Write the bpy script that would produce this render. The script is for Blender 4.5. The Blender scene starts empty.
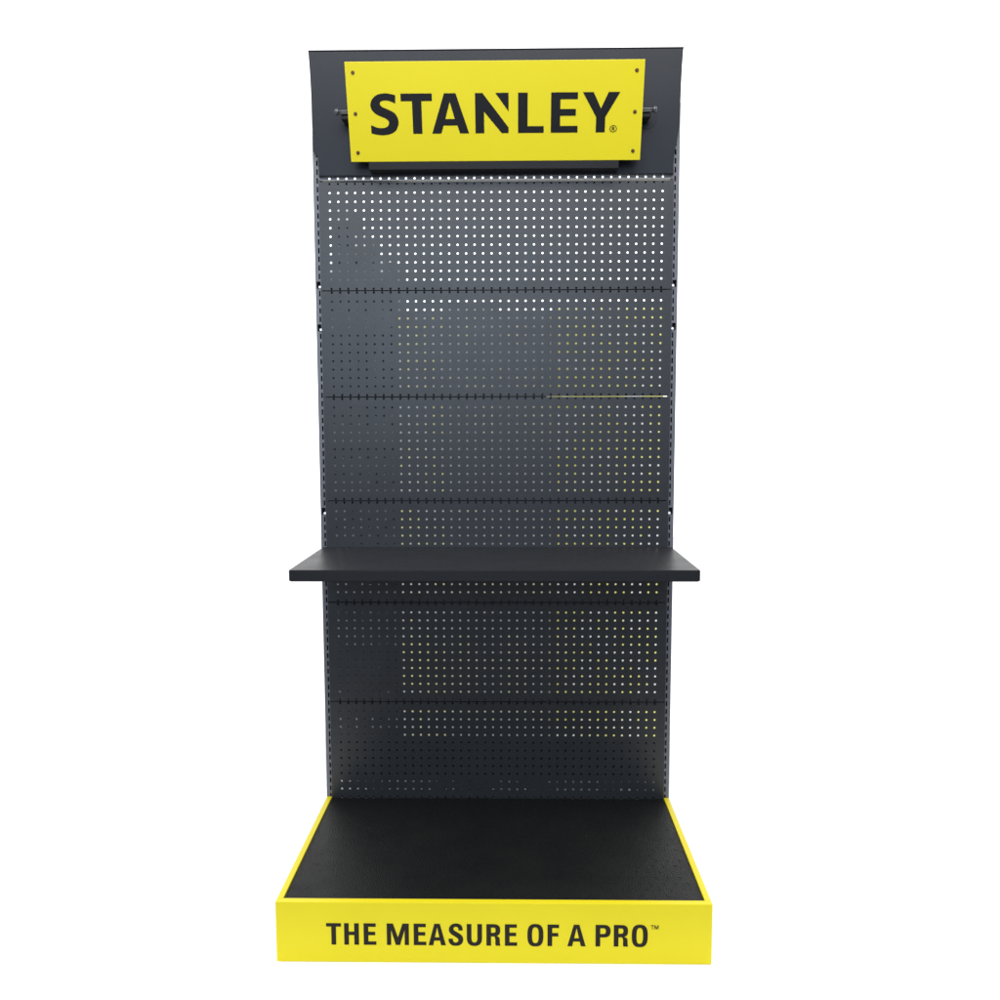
import bpy, bmesh, math, random
from mathutils import Vector, Matrix
random.seed(4)
scn = bpy.context.scene
C = scn.collection

# ------------------------------------------------------------------ materials
def new_mat(name):
    m = bpy.data.materials.new(name); m.use_nodes = True
    return m, m.node_tree.nodes, m.node_tree.links, m.node_tree.nodes['Principled BSDF']

def paint(name, col, rough, spec=0.5, var=0.12, vscale=6.0, bump=0.0, bscale=900.0, rvar=0.06, col2=None, metallic=0.0):
    """procedural paint: slow colour drift, uneven gloss, fine powder-coat / plastic grain"""
    m, N, L, b = new_mat(name)
    tc = N.new('ShaderNodeTexCoord')
    n1 = N.new('ShaderNodeTexNoise'); n1.inputs['Scale'].default_value = vscale; n1.inputs['Detail'].default_value = 6
    L.new(tc.outputs['Object'], n1.inputs['Vector'])
    mix = N.new('ShaderNodeMix'); mix.data_type = 'RGBA'
    a = [c * (1 - var) for c in col]; c2 = col2 or [min(1, c * (1 + var)) for c in col]
    mix.inputs[6].default_value = (*a, 1); mix.inputs[7].default_value = (*c2, 1)
    L.new(n1.outputs['Fac'], mix.inputs[0]); L.new(mix.outputs[2], b.inputs['Base Color'])
    n2 = N.new('ShaderNodeTexNoise'); n2.inputs['Scale'].default_value = vscale * 2.7; n2.inputs['Detail'].default_value = 8
    L.new(tc.outputs['Object'], n2.inputs['Vector'])
    mr = N.new('ShaderNodeMapRange'); mr.inputs[3].default_value = rough - rvar; mr.inputs[4].default_value = rough + rvar
    L.new(n2.outputs['Fac'], mr.inputs[0]); L.new(mr.outputs[0], b.inputs['Roughness'])
    b.inputs['Specular IOR Level'].default_value = spec
    b.inputs['Metallic'].default_value = metallic
    if bump:
        n3 = N.new('ShaderNodeTexNoise'); n3.inputs['Scale'].default_value = bscale; n3.inputs['Detail'].default_value = 3
        L.new(tc.outputs['Object'], n3.inputs['Vector'])
        bp = N.new('ShaderNodeBump'); bp.inputs['Strength'].default_value = bump; bp.inputs['Distance'].default_value = 0.0006
        L.new(n3.outputs['Fac'], bp.inputs['Height']); L.new(bp.outputs[0], b.inputs['Normal'])
    return m

M = {}
M['panel']   = paint('charcoal powder coat', (.0150, .0170, .0205), .37, .52, .10, 5, .25, 700)
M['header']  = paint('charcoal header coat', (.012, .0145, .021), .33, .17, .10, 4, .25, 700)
M['upright'] = paint('charcoal upright coat', (.105, .107, .124), .36, .55, .15, 14, .2, 600)
M['shelf']   = paint('charcoal shelf coat', (.0165, .0175, .020), .40, .13, .12, 5, .25, 800)
M['yellow']  = paint('yellow acrylic', (.650, .545, .014), .38, .17, .035, 5, .05, 300)
M['sign']    = paint('yellow sign acrylic', (.635, .538, .017), .36, .20, .04, 4, .04, 300)
M['ink']     = paint('black vinyl lettering', (.007, .007, .008), .45, .2, .15, 20)
M['ink2']    = paint('brown black printed lettering', (.011, .008, .005), .55, .2, .2, 20)
M['rod']     = paint('black polished rod', (.06, .06, .066), .14, 1.0, .1, 10)
M['screw']   = paint('bronze screw', (.16, .085, .05), .35, .5, .3, 60, metallic=.7)
M['clip']    = paint('white plastic clip', (.8, .8, .8), .4)
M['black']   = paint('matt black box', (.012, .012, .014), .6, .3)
M['paper']   = paint('white paper sweep', (.90, .90, .90), .9, .1, .01, 2)
M['c_black'] = paint('black carton board', (.014, .014, .016), .8, .2)
M['c_grey']  = paint('grey carton board', (.62, .64, .66), .8, .2)
M['c_white'] = paint('white carton board', (.80, .80, .76), .8, .2, .05)
M['c_yellow']= paint('yellow carton board', (.86, .84, .36), .7, .2, .12, 14)
M['tape']    = paint('pale tape', (.62, .62, .58), .5, .3)

def goods(name, a, b, share, scale):
    """printed carton: patches of two colours"""
    m, N, L, bs = new_mat(name)
    tc = N.new('ShaderNodeTexCoord')
    v = N.new('ShaderNodeTexVoronoi'); v.inputs['Scale'].default_value = scale
    L.new(tc.outputs['Object'], v.inputs['Vector'])
    sep = N.new('ShaderNodeSeparateColor'); L.new(v.outputs['Color'], sep.inputs[0])
    mr = N.new('ShaderNodeMapRange'); mr.inputs[1].default_value = share - .12; mr.inputs[2].default_value = share + .12
    L.new(sep.outputs[0], mr.inputs[0])
    mix = N.new('ShaderNodeMix'); mix.data_type = 'RGBA'
    mix.inputs[6].default_value = (*a, 1); mix.inputs[7].default_value = (*b, 1)
    L.new(mr.outputs[0], mix.inputs[0]); L.new(mix.outputs[2], bs.inputs['Base Color'])
    bs.inputs['Roughness'].default_value = .8; bs.inputs['Specular IOR Level'].default_value = .2
    return m
M['c_mixed'] = goods('yellow and white printed board', (.95, .90, .28), (.95, .95, .90), .62, 16)
M['c_pale']  = goods('pale yellow and grey board', (.86, .84, .42), (.62, .64, .64), .45, 13)
M['c_greym'] = goods('grey board with pale yellow patches', (.52, .54, .55), (.78, .77, .52), .62, 9)
M['c_dark']  = goods('dark grey board', (.012, .012, .014), (.15, .155, .17), .55, 14)
M['c_low']   = goods('black board with pale patches', (.85, .85, .83), (.16, .16, .17), .5, 9)

def mat_mat():
    """black rubber mat with small raised tread marks and scuffs"""
    m, N, L, b = new_mat('black tread mat')
    tc = N.new('ShaderNodeTexCoord')
    n = N.new('ShaderNodeTexNoise'); n.inputs['Scale'].default_value = 7; n.inputs['Detail'].default_value = 9
    n.inputs['Roughness'].default_value = .65
    L.new(tc.outputs['Object'], n.inputs['Vector'])
    r = N.new('ShaderNodeMapRange'); r.inputs[1].default_value = .4; r.inputs[2].default_value = .75
    r.inputs[3].default_value = .38; r.inputs[4].default_value = .56
    L.new(n.outputs['Fac'], r.inputs[0]); L.new(r.outputs[0], b.inputs['Roughness'])
    mix = N.new('ShaderNodeMix'); mix.data_type = 'RGBA'
    mix.inputs[6].default_value = (.004, .0046, .0046, 1); mix.inputs[7].default_value = (.009, .009, .0085, 1)
    L.new(n.outputs['Fac'], mix.inputs[0])
    # dusty specks
    v = N.new('ShaderNodeTexVoronoi'); v.inputs['Scale'].default_value = 34
    L.new(tc.outputs['Object'], v.inputs['Vector'])
    lt = N.new('ShaderNodeMath'); lt.operation = 'LESS_THAN'; lt.inputs[1].default_value = .045
    L.new(v.outputs['Distance'], lt.inputs[0])
    gate = N.new('ShaderNodeMath'); gate.operation = 'MULTIPLY'
    sep = N.new('ShaderNodeSeparateColor'); L.new(v.outputs['Color'], sep.inputs[0])
    gt = N.new('ShaderNodeMath'); gt.operation = 'GREATER_THAN'; gt.inputs[1].default_value = .72
    L.new(sep.outputs[0], gt.inputs[0]); L.new(lt.outputs[0], gate.inputs[0]); L.new(gt.outputs[0], gate.inputs[1])
    mix2 = N.new('ShaderNodeMix'); mix2.data_type = 'RGBA'; mix2.inputs[7].default_value = (.09, .09, .08, 1)
    L.new(gate.outputs[0], mix2.inputs[0]); L.new(mix.outputs[2], mix2.inputs[6])
    L.new(mix2.outputs[2], b.inputs['Base Color'])
    b.inputs['Specular IOR Level'].default_value = .14
    n3 = N.new('ShaderNodeTexNoise'); n3.inputs['Scale'].default_value = 300; n3.inputs['Detail'].default_value = 2
    L.new(tc.outputs['Object'], n3.inputs['Vector'])
    bp = N.new('ShaderNodeBump'); bp.inputs['Strength'].default_value = 1.0; bp.inputs['Distance'].default_value = .0026
    L.new(n3.outputs['Fac'], bp.inputs['Height']); L.new(bp.outputs[0], b.inputs['Normal'])
    return m
M['mat'] = mat_mat()

# ------------------------------------------------------------------ helpers
def link(name, me, m, parent=None):
    o = bpy.data.objects.new(name, me); C.objects.link(o)
    if m: me.materials.append(M[m])
    if parent: o.parent = parent
    return o

def obj(name, bm, m, parent=None, smooth=False, recalc=True):
    if recalc: bmesh.ops.recalc_face_normals(bm, faces=bm.faces)
    me = bpy.data.meshes.new(name); bm.to_mesh(me); bm.free()
    if smooth:
        for p in me.polygons: p.use_smooth = True
    return link(name, me, m, parent)

def add_box(bm, x0, x1, y0, y1, z0, z1, bev=0.0, seg=2):
    t = bmesh.new()
    bmesh.ops.create_cube(t, size=1)
    for v in t.verts:
        v.co = Vector(((x0 + x1) / 2 + v.co.x * (x1 - x0), (y0 + y1) / 2 + v.co.y * (y1 - y0), (z0 + z1) / 2 + v.co.z * (z1 - z0)))
    if bev: bmesh.ops.bevel(t, geom=t.edges[:], offset=bev, segments=seg, profile=.5, affect='EDGES')
    me = bpy.data.meshes.new('tmp'); t.to_mesh(me); t.free(); bm.from_mesh(me); bpy.data.meshes.remove(me)

def add_cyl(bm, p0, p1, r0, r1=None, n=20):
    r1 = r0 if r1 is None else r1
    p0, p1 = Vector(p0), Vector(p1); d = (p1 - p0)
    q = d.normalized().to_track_quat('Z', 'Y')
    A = [bm.verts.new(p0 + q @ Vector((math.cos(2*math.pi*i/n) * r0, math.sin(2*math.pi*i/n) * r0, 0))) for i in range(n)]
    B = [bm.verts.new(p1 + q @ Vector((math.cos(2*math.pi*i/n) * r1, math.sin(2*math.pi*i/n) * r1, 0))) for i in range(n)]
    for i in range(n): bm.faces.new((A[i], A[(i+1) % n], B[(i+1) % n], B[i]))
    bm.faces.new(A[::-1]); bm.faces.new(B)

def ring_cell(bm, x0, x1, z0, z1, hole, yf, yb):
    """one cell of a perforated sheet: rectangle with a polygonal hole, front + back + hole wall"""
    n = len(hole)
    cx, cz = sum(p[0] for p in hole) / n, sum(p[1] for p in hole) / n
    for y in (yf, yb):
        inner = [bm.verts.new((hx, y, hz)) for hx, hz in hole]
        outer = []
        for hx, hz in hole:                                   # shoot each hole vertex onto the cell border
            dx, dz = hx - cx, hz - cz
            t = min(((x1 - cx) / dx) if dx > 1e-9 else ((x0 - cx) / dx) if dx < -1e-9 else 1e9,
                    ((z1 - cz) / dz) if dz > 1e-9 else ((z0 - cz) / dz) if dz < -1e-9 else 1e9)
            outer.append(bm.verts.new((cx + dx * t, y, cz + dz * t)))
        for i in range(n):
            j = (i + 1) % n
            f = [inner[i], outer[i], outer[j], inner[j]]
            a, b = outer[i].co, outer[j].co                   # cell corners between two border points
            a0 = math.atan2(a.z - cz, a.x - cx); a1 = (math.atan2(b.z - cz, b.x - cx) - a0) % (2 * math.pi)
            cs = []
            for kx, kz in ((x0, z0), (x1, z0), (x1, z1), (x0, z1)):
                t_ = (math.atan2(kz - cz, kx - cx) - a0) % (2 * math.pi)
                if 1e-6 < t_ < a1 - 1e-6: cs.append((t_, kx, kz))
            f = [inner[i], outer[i]] + [bm.verts.new((kx, y, kz)) for _, kx, kz in sorted(cs)] + [outer[j], inner[j]]
            if y == yb: f.reverse()
            bm.faces.new(f)
        if y == yf: keep = inner
        else:
            for i in range(n):
                j = (i + 1) % n
                bm.faces.new((keep[j], inner[j], inner[i], keep[i]))

def quad(bm, pts):
    return bm.faces.new([bm.verts.new(p) for p in pts])

def thin(bm, x0, x1, y0, y1, z0, z1): add_box(bm, x0, x1, y0, y1, z0, z1)

def octo(cx, cz, r, n=12):
    return [(cx + r * math.cos(2*math.pi*(i+.5)/n), cz + r * math.sin(2*math.pi*(i+.5)/n)) for i in range(n)]

def rect(cx, cz, w, h):
    return [(cx + w/2, cz + h/2), (cx - w/2, cz + h/2), (cx - w/2, cz - h/2), (cx + w/2, cz - h/2)]

# ------------------------------------------------------------------ the stand
stand = bpy.data.objects.new('display_stand', None); C.objects.link(stand)
stand['label'] = 'tall charcoal pegboard shop display stand with yellow sign, one shelf and yellow base'
stand['category'] = 'display stand'

P = 0.025            # hole pitch
COLS, ROWS = 40, 11
PH = 0.313           # panel height
HW = 0.5190          # panel half width
ZB = 0.1515          # bottom of lowest panel
TS = 0.0012          # sheet metal thickness
GAP = 0.0028

def panel_mesh():
    """perforated back panel, folded on all four edges; origin at its bottom centre, front face at y=0"""
    bm = bmesh.new()
    H = PH - GAP
    top_off = 0.0300
    z_first = H - top_off                      # centre of the top row
    zt, zl = z_first + P/2, z_first - (ROWS - 1) * P - P/2
    for r in range(ROWS):
        zc = z_first - r * P
        for c in range(COLS):
            xc = (c - (COLS - 1) / 2) * P
            ring_cell(bm, xc - P/2, xc + P/2, zc - P/2, zc + P/2, octo(xc, zc, .0033), 0, TS)
    xe = COLS * P / 2
    # edge notch bands (top and bottom): slot open to the folded edge
    nw, nh = .0056, .0072
    for (za, zb_, edge) in ((zt, H, 'top'), (0, zl, 'bot')):
        for c in range(COLS):
            xc = (c - (COLS - 1) / 2) * P
            e0, e1 = (H - nh, H) if edge == 'top' else (0, nh)
            body = (za, e0) if edge == 'top' else (e1, zb_)
            add_box(bm, xc - P/2, xc + P/2, 0, TS, body[0], body[1])
            add_box(bm, xc - P/2, xc - nw/2, 0, TS, e0, e1)
            add_box(bm, xc + nw/2, xc + P/2, 0, TS, e0, e1)
    # plain margins left and right
    add_box(bm, -HW, -xe, 0, TS, 0, H); add_box(bm, xe, HW, 0, TS, 0, H)
    # folds: back 20 mm, then a 14 mm return lip that closes the view through the notches
    d = .020
    add_box(bm, -HW, HW, TS + .006, d, H - TS, H); add_box(bm, -HW, HW, TS + .006, d, 0, TS)
    add_box(bm, -HW + .003, HW - .003, TS, TS + .0055, H - .0011, H - .0003)
    add_box(bm, -HW + .003, HW - .003, TS, TS + .0055, .0003, .0011)
    add_box(bm, -HW, HW, d, d + TS, H - .015, H); add_box(bm, -HW, HW, d, d + TS, 0, .014)
    add_box(bm, -HW, -HW + TS, TS, d, TS, H - TS); add_box(bm, HW - TS, HW, TS, d, TS, H - TS)
    bmesh.ops.recalc_face_normals(bm, faces=[f for f in bm.faces if False])
    me = bpy.data.meshes.new('pegboard_panel'); bm.to_mesh(me); bm.free()
    me.materials.append(M['panel'])
    return me

pm = panel_mesh()
for k in range(6):
    o = bpy.data.objects.new('pegboard_panel', pm); C.objects.link(o); o.parent = stand
    o.location = (random.uniform(-.0003, .0003), random.uniform(-.0004, .0004), ZB + k * PH)
    o.rotation_euler = (math.radians(random.uniform(-.12, .12)), 0, math.radians(random.uniform(-.03, .03)))
ZT = ZB + 6 * PH     # top of the highest panel

# narrow perforated rail above the panels
bm = bmesh.new()
for c in range(COLS):
    xc = (c - (COLS - 1) / 2) * P
    ring_cell(bm, xc - P/2, xc + P/2, ZT + .0035, ZT + .0120, octo(xc, ZT + .0079, .0032), .0, TS)
for s in (-1, 1):
    x0, x1 = sorted((s * COLS * P / 2, s * HW))
    add_box(bm, x0, x1, 0, TS, ZT + .0035, ZT + .0120)
add_box(bm, -HW, HW, .0014, .028, ZT + .0024, ZT + .0033)
obj('top_rail', bm, 'upright', stand, recalc=False)
bm = bmesh.new()
add_box(bm, -HW, HW, .0026, .0046, ZT + .0122, ZT + .030)  # black strip standing in for the recess shadow under the header
obj('recess_shade', bm, 'black', stand)

# uprights: slotted closed box posts
UX0, UX1 = .5198, .5362
special = [1.7300, 1.5970, 1.0530]
def upright(s):
    bm = bmesh.new()
    cx = s * .5238
    x0, x1 = sorted((s * UX0, s * UX1))
    z = 0.02; top = 2.25
    while z + P <= top:
        h = rect(cx, z + P/2, .0046, .0158)
        for sp in special:
            if z <= sp < z + P: h = rect(s * .5268, z + P/2, .0115, .0205)
        ring_cell(bm, x0, x1, z, z + P, h, .003, .0048)
        z += P
    add_box(bm, x0, x1, .003, .0048, 0, .02)
    xo0, xo1 = sorted((s * (UX1 - .0018), s * UX1)); xi0, xi1 = sorted((s * UX0, s * (UX0 + .0018)))
    add_box(bm, xo0, xo1, .0048, .055, 0, z); add_box(bm, xi0, xi1, .0048, .055, 0, z)
    add_box(bm, x0, x1, .055, .0568, 0, z)
    add_box(bm, x0, x1, .0048, .055, z - .0015, z)
    # rounded outer corner bead
    add_cyl(bm, (s * (UX1 - .0012), .0042, .0), (s * (UX1 - .0012), .0042, z), .0014, n=10)
    o = obj('upright', bm, 'upright', stand, recalc=False)
    for sp in special:                                     # pale round clip in the big cut-outs
        zc = .02 + math.floor((sp - .02) / P) * P + P/2
        b2 = bmesh.new()
        add_cyl(b2, (s * .5224, -.0012, zc - .0062), (s * .5224, .012, zc - .0062), .0037)
        obj('clip', b2, 'clip', o)
    return o
upright(-1); upright(1)

# header fascia: folded sheet box whose top leans and flares slightly
def prism_xz(outline, yf, yb, bm):
    """outline [(x,z,dy)] extruded from front to back"""
    F = [bm.verts.new((x, yf + dy, z)) for x, z, dy in outline]
    B = [bm.verts.new((x, yb, z)) for x, z, dy in outline]
    n = len(outline)
    bm.faces.new(F)
    bm.faces.new(B[::-1])
    for i in range(n):
        j = (i + 1) % n
        bm.faces.new((F[j], F[i], B[i], B[j]))
bm = bmesh.new()
half = [(.5160, 2.0420), (.5170, 2.095), (.5235, 2.130), (.5305, 2.175), (.5330, 2.240), (.5340, 2.290), (.5358, 2.340), (.5388, 2.3905)]
halfL = [(.5160, 2.0420), (.5165, 2.0950), (.5315, 2.1130)] + half[3:]
out = [(-x, z, 0) for x, z in halfL][::-1] + [(x, z, 0) for x, z in half]
prism_xz(out, -.012, .0022, bm)
bmesh.ops.recalc_face_normals(bm, faces=bm.faces)
bmesh.ops.bevel(bm, geom=[e for e in bm.edges if all(v.co.y < 0 for v in e.verts)], offset=.0016, segments=2, affect='EDGES')
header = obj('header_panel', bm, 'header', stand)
bm = bmesh.new()
add_box(bm, -.5392, .5392, -.0136, .0300, 2.3900, 2.3930, .0006)
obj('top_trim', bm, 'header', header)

# ------------------------------------------------------------------ lettering helpers
def crom(pts, n=6):
    """open Catmull-Rom through pts"""
    out = []
    q = [pts[0]] + list(pts) + [pts[-1]]
    for i in range(1, len(q) - 2):
        p0, p1, p2, p3 = q[i-1], q[i], q[i+1], q[i+2]
        for k in range(n):
            t = k / n
            out.append(tuple(.5 * ((2*p1[d]) + (-p0[d]+p2[d])*t + (2*p0[d]-5*p1[d]+4*p2[d]-p3[d])*t*t + (-p0[d]+3*p1[d]-3*p2[d]+p3[d])*t**3) for d in (0, 1)))
    out.append(tuple(pts[-1]))
    return out

def lettering(name, polys, m, parent, depth):
    """closed outlines (holes included) -> one filled, slightly raised mesh in its local XY plane"""
    cu = bpy.data.curves.new(name, 'CURVE'); cu.dimensions = '2D'; cu.fill_mode = 'BOTH'; cu.extrude = depth
    for pl in polys:
        s = cu.splines.new('POLY'); s.points.add(len(pl) - 1)
        for i, (x, y) in enumerate(pl): s.points[i].co = (x, y, 0, 1)
        s.use_cyclic_u = True
    t = bpy.data.objects.new('tmp', cu); C.objects.link(t)
    dg = bpy.context.evaluated_depsgraph_get(); dg.update()
    me = bpy.data.meshes.new_from_object(t.evaluated_get(dg))
    bpy.data.objects.remove(t); bpy.data.curves.remove(cu)
    me.name = name; me.materials.clear()
    return link(name, me, m, parent)

def arc(cx, cy, rx, ry, a0, a1, n=10, e=1.0):
    r = []
    for i in range(n + 1):
        a = math.radians(a0 + (a1 - a0) * i / n); c, s = math.cos(a), math.sin(a)
        r.append((cx + rx * math.copysign(abs(c)**e, c), cy + ry * math.copysign(abs(s)**e, s)))
    return r

# ------------------------------------------------------------------ tilted sign board
SW, SH, ST = .824, .2555, .006
sign_top = Vector((0.0, -.1330, 2.3115)); sign_bot = Vector((0.0, -.0560, 2.0680))
up = (sign_top - sign_bot).normalized(); right = Vector((1, 0, 0)); nrm = right.cross(up)     # faces the viewer
SH = (sign_top - sign_bot).length
sm = Matrix((right, up, nrm)).transposed().to_4x4(); sm.translation = (sign_top + sign_bot) / 2
bm = bmesh.new()
add_box(bm, -SW/2, SW/2, -SH/2, SH/2, -ST, 0, .0012)
sign = obj('sign_board', bm, 'sign', stand); sign.matrix_world = sm
sign.matrix_local = sm

# big word, outlines measured on a 2106 x 729 sheet with its origin 90 / 136 outside
def big(pts): return [((x + 90) / 2106 * SW - SW/2, SH/2 - (y + 136) / 729 * SH) for x, y in pts]
S_out = crom([(256, 103), (222, 94), (182, 89), (130, 98), (92, 128), (76, 168), (83, 206), (110, 236), (150, 257), (182, 272), (201, 292), (200, 314), (184, 334), (150, 341), (112, 336), (72, 319)]) \
      + crom([(72, 379), (112, 389), (158, 393), (208, 385), (247, 362), (268, 322), (270, 284), (258, 249), (233, 223), (192, 202), (160, 187), (145, 169), (147, 151), (163, 142), (192, 140), (222, 147), (254, 163)])
word = [S_out,
  [(294, 92), (516, 92), (516, 146), (440, 146), (440, 384), (374, 384), (374, 146), (294, 146)],
  [(603, 92), (685, 92), (777, 384), (711, 384), (694, 325), (594, 325), (577, 384), (511, 384)],
  [(642, 152), (676, 278), (608, 278)],
  [(823, 92), (876, 92), (1061, 343), (1061, 384), (1012, 384), (886, 226), (886, 384), (823, 384)],
  [(968, 92), (1061, 92), (1061, 226)],
  [(1129, 92), (1197, 92), (1197, 335), (1313, 335), (1313, 384), (1129, 384)],
  [(1364, 92), (1553, 92), (1553, 141), (1430, 141), (1430, 212), (1541, 212), (1541, 261), (1430, 261), (1430, 335), (1556, 335), (1556, 384), (1364, 384)],
  [(1588, 92), (1664, 92), (1719, 210), (1770, 92), (1852, 92), (1752, 273), (1752, 384), (1687, 384), (1687, 273)],
]
lettering('lettering', [big(p) for p in word], 'ink', sign, .0004).location = (0, 0, .0004)
cx, cy = 1812, 358
reg = [arc(cx, cy, 26, 26, 0, 348, 28), arc(cx, cy, 21.5, 21.5, 0, 348, 28),
       [(cx-9, cy-13), (cx+3, cy-13), (cx+9, cy-9), (cx+9, cy-2), (cx+4, cy+2), (cx+10, cy+13), (cx+4, cy+13), (cx-1, cy+3), (cx-4, cy+3), (cx-4, cy+13), (cx-9, cy+13)],
       [(cx-4, cy-9), (cx+2, cy-9), (cx+4, cy-6), (cx+2, cy-2), (cx-4, cy-2)]]
lettering('registered_mark', [big(p) for p in reg], 'ink', sign, .0004).location = (0, 0, .0004)

# six screws
for sx in (-1, 1):
    for v in (.105, .51, .905):
        b2 = bmesh.new()
        x = sx * (SW/2 - .0215); y = SH/2 - v * SH
        add_cyl(b2, (x, y, 0), (x, y, .0008), .0052, n=20)
        add_cyl(b2, (x, y, .0008), (x, y, .0030), .0040, .0026, n=16)
        obj('screw', b2, 'screw', sign)

# mounting box behind the sign, pivot rods with wall rosettes
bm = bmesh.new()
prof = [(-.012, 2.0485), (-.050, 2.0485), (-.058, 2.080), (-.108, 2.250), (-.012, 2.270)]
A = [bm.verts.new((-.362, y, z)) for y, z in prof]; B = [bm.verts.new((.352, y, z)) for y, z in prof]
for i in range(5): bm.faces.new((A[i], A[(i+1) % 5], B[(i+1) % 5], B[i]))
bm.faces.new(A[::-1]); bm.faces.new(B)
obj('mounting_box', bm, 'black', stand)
for s, reach in ((-1, .443), (1, .445)):
    bm = bmesh.new()
    yr, zr = -.062, 2.2035
    add_cyl(bm, (s * .353, yr, zr), (s * reach, yr, zr), .0062, n=28)
    add_cyl(bm, (s * reach, yr, zr), (s * (reach + .008), yr, zr + .001), .0062, .0098, n=28)      # flared end
    add_cyl(bm, (s * (reach + .008), yr, zr + .001), (s * (reach + .011), yr, zr + .001), .0098, .0070, n=28)
    o = obj('sign_bracket', bm, 'rod', stand)
    b2 = bmesh.new()
    add_box(b2, *sorted((s * .365, s * (reach - .004))), yr + .004, -.030, zr - .0185, zr - .0040, .0035)
    add_cyl(b2, (s * (reach - .016), -.036, zr - .010), (s * (reach - .016), -.0125, zr - .010), .0115, .0130, n=24)
    obj('knob', b2, 'black', o)
    if s == 1:
        b3 = bmesh.new()
        add_cyl(b3, (s * (reach - .008), -.0120, zr - .008), (s * (reach - .008), -.0128, zr - .008), .028, .0272, n=44)
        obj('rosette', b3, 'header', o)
    for p in o.data.polygons: p.use_smooth = len(p.vertices) == 4

# ------------------------------------------------------------------ shelf
SHW, SZ, SD, SL = .5310, .9475, .3985, .0300
bm = bmesh.new()
add_box(bm, -SHW, SHW, -SD, -.0008, SZ - .0018, SZ)                      # top sheet
add_box(bm, -SHW, SHW, -SD, -SD + .0018, SZ - SL, SZ)                    # front lip
add_box(bm, -SHW, -SHW + .0018, -SD, -.0008, SZ - SL, SZ); add_box(bm, SHW - .0018, SHW, -SD, -.0008, SZ - SL, SZ)
bm.free()
bm = bmesh.new()
add_box(bm, -SHW, SHW, -SD, -.0012, SZ - SL, SZ)
ve = [e for e in bm.edges if abs(e.verts[0].co.z - e.verts[1].co.z) > .02 and e.verts[0].co.y < -.1]
bmesh.ops.bevel(bm, geom=ve, offset=.004, segments=4, affect='EDGES')
he = [e for e in bm.edges if all(v.co.z > SZ - 1e-5 for v in e.verts) or (all(v.co.z < SZ - SL + 1e-5 for v in e.verts))]
bmesh.ops.bevel(bm, geom=he, offset=.0016, segments=3, affect='EDGES')
# open underside: inset and push up
low = [f for f in bm.faces if f.normal.z < -.99 and f.calc_area() > .2]
r = bmesh.ops.inset_region(bm, faces=low, thickness=.018)
for f in low:
    for v in f.verts: v.co.z += SL - .004
obj_shelf = obj('shelf', bm, 'shelf', stand)
for s in (-1, 1):
    bm = bmesh.new()
    x0, x1 = sorted((s * .5225, s * .5255))
    pr = [(-.0002, SZ - .003 - .027), (-.0002, SZ - .075), (-.020, SZ - .075), (-.30, SZ - .034), (-.30, SZ - .0305), (-.05, SZ - .0305)]
    A = [bm.verts.new((x0 - s * .012, y, z)) for y, z in pr]; B = [bm.verts.new((x1 - s * .012, y, z)) for y, z in pr]
    n = len(pr)
    for i in range(n): bm.faces.new((A[i], A[(i+1) % n], B[(i+1) % n], B[i]))
    bm.faces.new(A[::-1]); bm.faces.new(B)
    obj('bracket', bm, 'shelf', obj_shelf)

# ------------------------------------------------------------------ base
BHW, BZ, BD, BT = .5357, .1555, .5827, .018
bm = bmesh.new()
add_box(bm, -BHW, BHW, -BD, -BD + BT, 0, BZ, .0014)
front = obj('front_board', bm, 'yellow', stand)
for s in (-1, 1):
    bm = bmesh.new()
    x0, x1 = sorted((s * BHW, s * (BHW - .0155)))
    add_box(bm, x0, x1, -BD + BT + .0003, .0024, 0, BZ, .0012)
    obj('side_board', bm, 'yellow', stand)
bm = bmesh.new()
mx = BHW - .0155 - .0008
add_box(bm, -mx, mx, -BD + BT + .001, -.0015, .010, BZ - .0075)
obj('base_deck', bm, 'black', stand)
bm = bmesh.new()
add_box(bm, -mx + .0005, mx - .0005, -BD + BT + .0016, -.0018, BZ - .0072, BZ - .0025, .0008)
# small raised tread bars scattered in a diamond pattern
for i in range(34):
    for j in range(19):
        x = -mx + .030 + i * .0308 + (j % 2) * .0154; y = -BD + .040 + j * .0285
        if x > mx - .02 or random.random() > (.22 + .60 * (x + mx) / (2 * mx)): continue
        a = math.radians(38 if (i + j) % 2 else -38)
        L_, W_ = .0065, .0011
        zt = BZ - .0025
        c, s_ = math.cos(a), math.sin(a)
        base = [(x + c*u - s_*v, y + s_*u + c*v, zt - .0002) for u, v in ((-L_, -W_), (L_, -W_), (L_, W_), (-L_, W_))]
        top_ = [(x + c*u*.7 - s_*v*.5, y + s_*u*.7 + c*v*.5, zt + .0005) for u, v in ((-L_, -W_), (L_, -W_), (L_, W_), (-L_, W_))]
        Bv = [bm.verts.new(p) for p in base]; Tv = [bm.verts.new(p) for p in top_]
        bm.faces.new(Tv)
        for k in range(4): bm.faces.new((Bv[k], Bv[(k+1) % 4], Tv[(k+1) % 4], Tv[k]))
obj('base_mat', bm, 'mat', stand)

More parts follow.
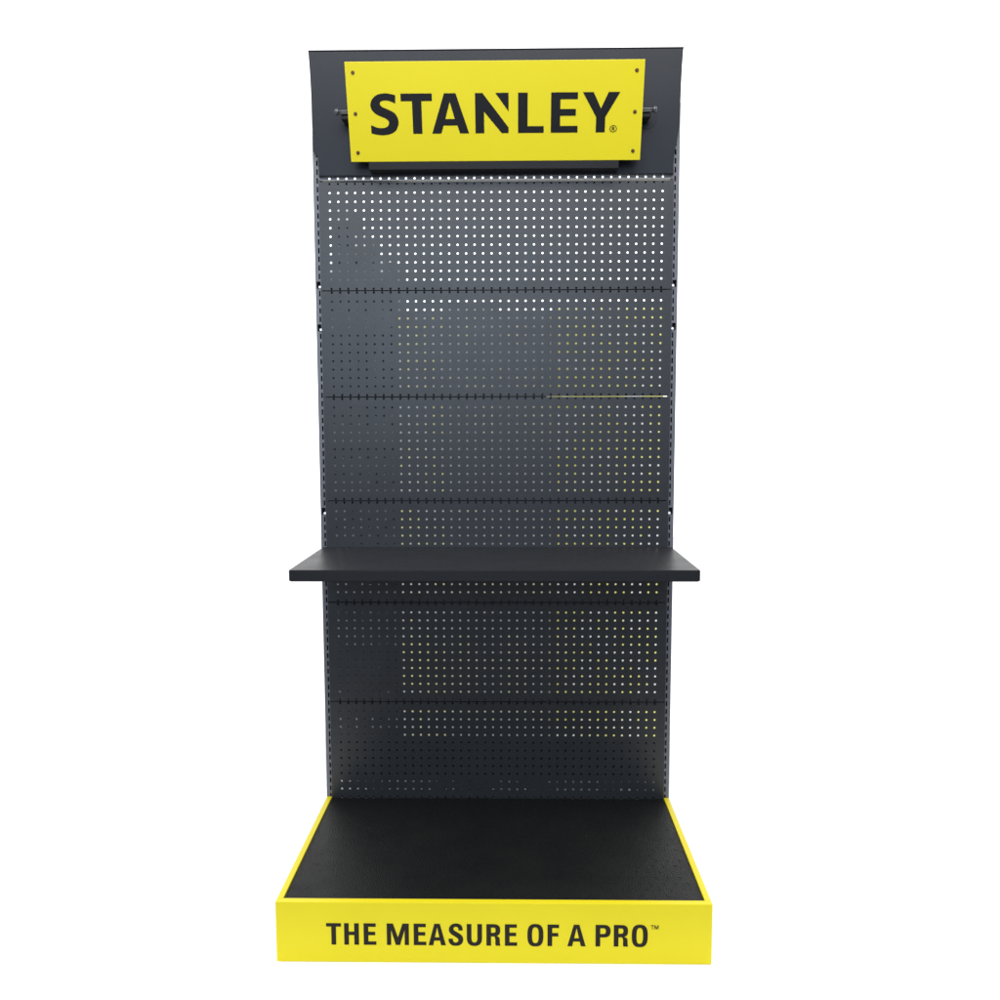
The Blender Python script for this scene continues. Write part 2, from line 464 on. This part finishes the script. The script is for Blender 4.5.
# condensed slogan on the front board; sheet units: x in photo-measured mm along the board, cap height 1
def G_T(w, s, b): return [[(0, 1), (w, 1), (w, 1-b), (w/2+s/2, 1-b), (w/2+s/2, 0), (w/2-s/2, 0), (w/2-s/2, 1-b), (0, 1-b)]]
def G_H(w, s, b): return [[(0, 0), (0, 1), (s, 1), (s, .53+b/2), (w-s, .53+b/2), (w-s, 1), (w, 1), (w, 0), (w-s, 0), (w-s, .53-b/2), (s, .53-b/2), (s, 0)]]
def G_E(w, s, b): return [[(0, 0), (0, 1), (w*.97, 1), (w*.97, 1-b), (s, 1-b), (s, .53+b/2), (w*.92, .53+b/2), (w*.92, .53-b/2), (s, .53-b/2), (s, b), (w, b), (w, 0)]]
def G_F(w, s, b): return [[(0, 0), (0, 1), (w, 1), (w, 1-b), (s, 1-b), (s, .53+b/2), (w*.94, .53+b/2), (w*.94, .53-b/2), (s, .53-b/2), (s, 0)]]
def G_M(w, s, b):
    k = s * .92
    return [[(0, 0), (0, 1), (s*1.35, 1), (w/2, .36), (w-s*1.35, 1), (w, 1), (w, 0), (w-k, 0), (w-k, .70), (w/2+s*.46, 0), (w/2-s*.46, 0), (k, .70), (k, 0)]]
def G_A(w, s, b):
    m = w / 2; a = s * .60
    ybar0, ybar1 = .22, .22 + b*.95
    sl = (m - a)                                     # outer edge runs (0,0)->(m-a,1)
    inn = lambda y: s*1.02 + (m - s*1.02) * (y / .84)
    return [[(0, 0), (sl, 1), (w-sl, 1), (w, 0), (w-s*1.02, 0), (w-inn(ybar0), ybar0), (inn(ybar0), ybar0), (s*1.02, 0)],
            [(inn(ybar1), ybar1), (w-inn(ybar1), ybar1), (m, .84)]]
def G_O(w, s, b):
    o = arc(w/2, .5, w/2, .52, 0, 355, 44, .72)
    i = arc(w/2, .5, w/2-s, .52-b*.95, 0, 355, 40, .72)
    return [o, i]
def G_U(w, s, b):
    ro = w/2
    return [[(0, 1), (0, .34)] + arc(ro, .34, ro, .36, 180, 360, 16, .85) + [(w, 1), (w-s, 1)] + arc(ro, .34, ro-s, .36-b, 0, -180, 16, .85)[0:] + [(s, 1)]]
def bowl(w, s, b, y0):
    ry = (1 - y0) / 2; cy = 1 - ry; rx = w * .46
    o = [(0, 1), (w-rx, 1)] + arc(w-rx, cy, rx, ry, 90, -90, 14, .8) 
    i = [(s, 1-b), (w-rx, 1-b)] + arc(w-rx, cy, rx-s, ry-b, 90, -90, 12, .8) + [(s, y0+b)]
    return o, i
def G_P(w, s, b):
    o, i = bowl(w, s, b, .42)
    return [o + [(s, .42), (s, 0), (0, 0)], i]
def G_R(w, s, b):
    o, i = bowl(w*.98, s, b, .44)
    leg = [(w*.72, .44)] if False else []
    o2 = o[:-1] + [(w*.66, .455), (w*.80, .435), (w*.90, .39), (w*.945, .31), (w*.955, .10), (w*.975, .03), (w, 0), (w-s*1.02, 0), (w-s*1.12, .08), (w-s*1.10, .28), (w-s*1.22, .385), (w*.56, .43), (s, .43), (s, 0), (0, 0)]
    return [o2, i]
def G_S(w, s, b):
    W = lambda u: u * w
    a = crom([(W(.97), .70), (W(.96), .80), (W(.88), .93), (W(.68), 1.01), (W(.46), 1.02), (W(.22), .97), (W(.07), .85), (W(.03), .72), (W(.09), .60), (W(.24), .50), (W(.46), .41), (W(.63), .32), (W(.67), .24), (W(.62), .165), (W(.49), .13), (W(.37), .155), (W(.31), .22), (W(.30), .31)])
    c = crom([(W(0), .31), (W(.02), .19), (W(.10), .08), (W(.27), 0.0), (W(.50), -.02), (W(.75), 0.01), (W(.93), .11), (W(1.0), .26), (W(.96), .40), (W(.83), .51), (W(.60), .61), (W(.41), .69), (W(.345), .76), (W(.38), .84), (W(.50), .87), (W(.61), .85), (W(.67), .79), (W(.68), .70)])
    return [a + c]
GL = dict(T=G_T, H=G_H, E=G_E, F=G_F, M=G_M, A=G_A, O=G_O, U=G_U, P=G_P, R=G_R, S=G_S)
text = [('T', 326.6, 341.5), ('H', 344.6, 359.4), ('E', 364.2, 376.8), ('M', 387.4, 409.6), ('E', 414.4, 427.0), ('A', 429.2, 446.6), ('S', 449.2, 464.0),
        ('U', 467.6, 482.9), ('R', 487.2, 501.4), ('E', 505.7, 518.0), ('O', 528.2, 544.2), ('F', 548.3, 559.8), ('A', 568.2, 586.4), ('P', 596.2, 611.2), ('R', 614.4, 628.9), ('O', 632.3, 648.2)]
CAP = .0555; Z0 = .0460; US = 2 * BHW / 436.2
polys = []
for ch, a, b_ in text:
    X0 = (a - 275.9) * US - BHW; w = (b_ - a) * US / CAP
    st = 4.7 * US / CAP; br = 3.4 / 21.7
    for pl in GL[ch](w, st, br): polys.append([(X0 + x * CAP, Z0 + y * CAP) for x, y in pl])
# trade mark letters
tx = (651.2 - 275.9) * US - BHW; tc_ = .0105; ty = Z0 + CAP - tc_
for ch, off, w in (('T', 0, .0075), ('M', .0088, .0100)):
    for pl in GL[ch](w / tc_, .14, .16): polys.append([(tx + off + x * tc_, ty + y * tc_) for x, y in pl])
lt = lettering('lettering', polys, 'ink2', front, .0003)
lt.rotation_euler = (math.radians(90), 0, 0); lt.location = (0, -BD - .0003, 0)

# ------------------------------------------------------------------ cartons behind, glimpsed through the holes
def carton(name, x0, x1, z0, z1, y0, y1, m, label):
    root = bpy.data.objects.new(name, None); C.objects.link(root)
    cx, cy = (x0 + x1) / 2, (y0 + y1) / 2
    root.location = (cx, cy, z0); root['label'] = label; root['category'] = 'box'
    bm = bmesh.new(); add_box(bm, x0 - cx, x1 - cx, y0 - cy, y1 - cy, 0, z1 - z0, .003)
    obj('box_body', bm, m, root)
    bm = bmesh.new(); add_box(bm, -.024, .024, y0 - cy - .0006, y1 - cy + .0006, z1 - z0 - .05, z1 - z0 + .0006)
    obj('tape', bm, 'tape' if m != 'c_black' else 'black', root)
    return root
Y0, Y1 = .80, 1.05
for a in (
  ('storage_box', -.678, -.643, 0, 1.930, Y0 + .004, Y1, 'c_dark', 'narrow dark box glimpsed through the leftmost column of holes'),
  ('storage_box', -.642, -.576, 0, 2.150, Y0, Y1, 'c_dark', 'tallest dark box, second from the left behind the pegboard'),
  ('storage_box', -.575, -.501, 0, 2.045, Y0 + .006, Y1, 'c_dark', 'dark box third from the left behind the pegboard, slightly lower than the tallest'),
  ('storage_box', -.500, -.408, 0, 1.945, Y0 + .003, Y1, 'c_dark', 'dark box glimpsed just left of the pale yellow box'),
  ('storage_box', -.407, -.215, 0, 1.750, Y0 + .012, Y1, 'c_pale', 'pale yellow box glimpsed through the holes left of the middle'),
  ('storage_box', -.214, -.010, 0, 1.770, Y0 + .010, Y1, 'c_greym', 'grey box glimpsed through the middle columns of holes'),
  ('storage_box', -.009, .202, 0, 1.745, Y0 + .018, Y1, 'c_greym', 'grey box glimpsed just right of the middle, beside the yellow and white boxes'),
  ('storage_box', .203, .645, 0, .62, Y0 + .010, Y1, 'c_mixed', 'lowest yellow and white box glimpsed at the right below the shelf'),
  ('storage_box', .205, .643, .621, 1.28, Y0 + .012, Y1, 'c_mixed', 'yellow and white box glimpsed at the right at shelf height'),
  ('storage_box', .204, .642, 1.281, 1.765, Y0 + .008, Y1, 'c_mixed', 'topmost yellow and white box glimpsed through the right-hand holes'),
  ('storage_box', -.545, -.180, 0, .178, .15, .34, 'c_low', 'low patched box on the floor glimpsed through the bottom left rows of holes'),
  ('storage_box', -.160, .520, 0, .172, .16, .34, 'c_low', 'low patched box on the floor glimpsed through the bottom right rows of holes')): carton(*a)

# rear stiffening plate between the uprights, behind the lowest panel
bm = bmesh.new()
add_box(bm, -.519, .519, .050, .053, .190, .326)
obj('rear_plate', bm, 'black', stand)
bm = bmesh.new()
add_box(bm, -.517, .150, .0225, .0240, ZB + 4 * PH - .012, ZB + 4 * PH + .012)  # added black strip, stops backdrop light showing through this seam
obj('seam_blocker', bm, 'black', stand)
for k in (1, 2, 3, 5):
    bm = bmesh.new()
    add_box(bm, -.517, .517, .0225, .0240, ZB + k * PH - .012, ZB + k * PH + .012)  # added black strips that keep the other seams dark
    obj('seam_blocker', bm, 'black', stand)

# ------------------------------------------------------------------ floor
bm = bmesh.new()
quad(bm, [(-6, -.95, 0), (6, -.95, 0), (6, 7, 0), (-6, 7, 0)])
fl = obj('floor', bm, 'paper'); fl['kind'] = 'structure'

# ------------------------------------------------------------------ light
w = bpy.data.worlds.new('World'); scn.world = w; w.use_nodes = True
N, L = w.node_tree.nodes, w.node_tree.links
bg = N['Background']; bg.inputs['Strength'].default_value = 2.1
tc = N.new('ShaderNodeTexCoord'); sp = N.new('ShaderNodeSeparateXYZ'); L.new(tc.outputs['Generated'], sp.inputs[0])
mr = N.new('ShaderNodeMapRange'); mr.interpolation_type = 'SMOOTHSTEP'
mr.inputs[1].default_value = -.05; mr.inputs[2].default_value = .12      # room side -> white backdrop side
L.new(sp.outputs[1], mr.inputs[0])
rp = N.new('ShaderNodeValToRGB'); cr = rp.color_ramp                      # room: dark floor, window band, dimmer ceiling
mz = N.new('ShaderNodeMapRange'); mz.inputs[1].default_value = -1; mz.inputs[2].default_value = 1
L.new(sp.outputs[2], mz.inputs[0]); L.new(mz.outputs[0], rp.inputs[0])
cr.elements[0].position = 0; cr.elements[0].color = (.06, .058, .055, 1)
cr.elements[1].position = 1; cr.elements[1].color = (.55, .56, .58, 1)
for pos, col in ((.44, (.10, .097, .092)), (.51, (.36, .38, .44)), (.57, (.78, .86, 1.0)), (.64, (.80, .88, 1.0)), (.72, (.50, .52, .56))):
    e = cr.elements.new(pos); e.color = (*col, 1)
gain = N.new('ShaderNodeVectorMath'); gain.operation = 'SCALE'; gain.inputs['Scale'].default_value = .52
L.new(rp.outputs[0], gain.inputs[0])
mix = N.new('ShaderNodeMix'); mix.data_type = 'RGBA'; mix.inputs[7].default_value = (1, 1, 1, 1)
L.new(mr.outputs[0], mix.inputs[0]); L.new(gain.outputs[0], mix.inputs[6]); L.new(mix.outputs[2], bg.inputs[0])

def area(name, loc, target, sx, sy, e, col=(1, 1, 1)):
    l = bpy.data.lights.new(name, 'AREA'); l.shape = 'RECTANGLE'; l.size = sx; l.size_y = sy; l.energy = e; l.color = col
    o = bpy.data.objects.new(name, l); C.objects.link(o); o.location = loc
    o.rotation_euler = (Vector(target) - Vector(loc)).to_track_quat('-Z', 'Y').to_euler()
    return o
area('ceiling_lamp', (0.0, -2.0, 3.7), (0, -.2, .9), 3.2, 1.4, 105, (1, .99, .97))
area('front_softbox', (-.6, -4.6, 2.40), (0, 0, 1.6), 3.0, 1.8, 66, (.68, .82, 1))  # added softbox behind the camera, for panel sheen and front fill

# ------------------------------------------------------------------ camera
cam = bpy.data.cameras.new('Camera'); co = bpy.data.objects.new('Camera', cam); C.objects.link(co)
cam.sensor_width = 36; cam.lens = 844.93 / 1000 * 36; cam.clip_end = 200; cam.clip_start = .01
yaw, pitch, roll = -.0152, .0950, -.0024
co.location = (.0492, -2.547, 1.334)
fw = Vector((math.sin(yaw)*-1*-1*1, 1, 0))
# same rotation order as the solved camera: v_cam = Rroll * Rpitch * Rz(yaw) * v
def solved():
    # rows: right, down, forward expressed in world axes
    cy_, sy_ = math.cos(yaw), math.sin(yaw)
    X = Vector((cy_, -sy_, 0)); Yf = Vector((sy_, cy_, 0)); Z = Vector((0, 0, 1))
    c, s = math.cos(pitch), math.sin(pitch)
    fwd = c * Yf - s * Z; upv = s * Yf + c * Z; dn = -upv
    c, s = math.cos(roll), math.sin(roll)
    r_img = c * X - s * dn; d_img = s * X + c * dn
    return r_img, -d_img, -fwd
r_, u_, b_ = solved()
mm = Matrix((r_, u_, b_)).transposed().to_4x4(); mm.translation = co.location
co.matrix_world = mm
scn.camera = co

scn.render.engine = 'CYCLES'
vs = scn.view_settings
vs.view_transform = 'Standard'; vs.look = 'None'; vs.exposure = 0; vs.gamma = 1; vs.use_curve_mapping = False
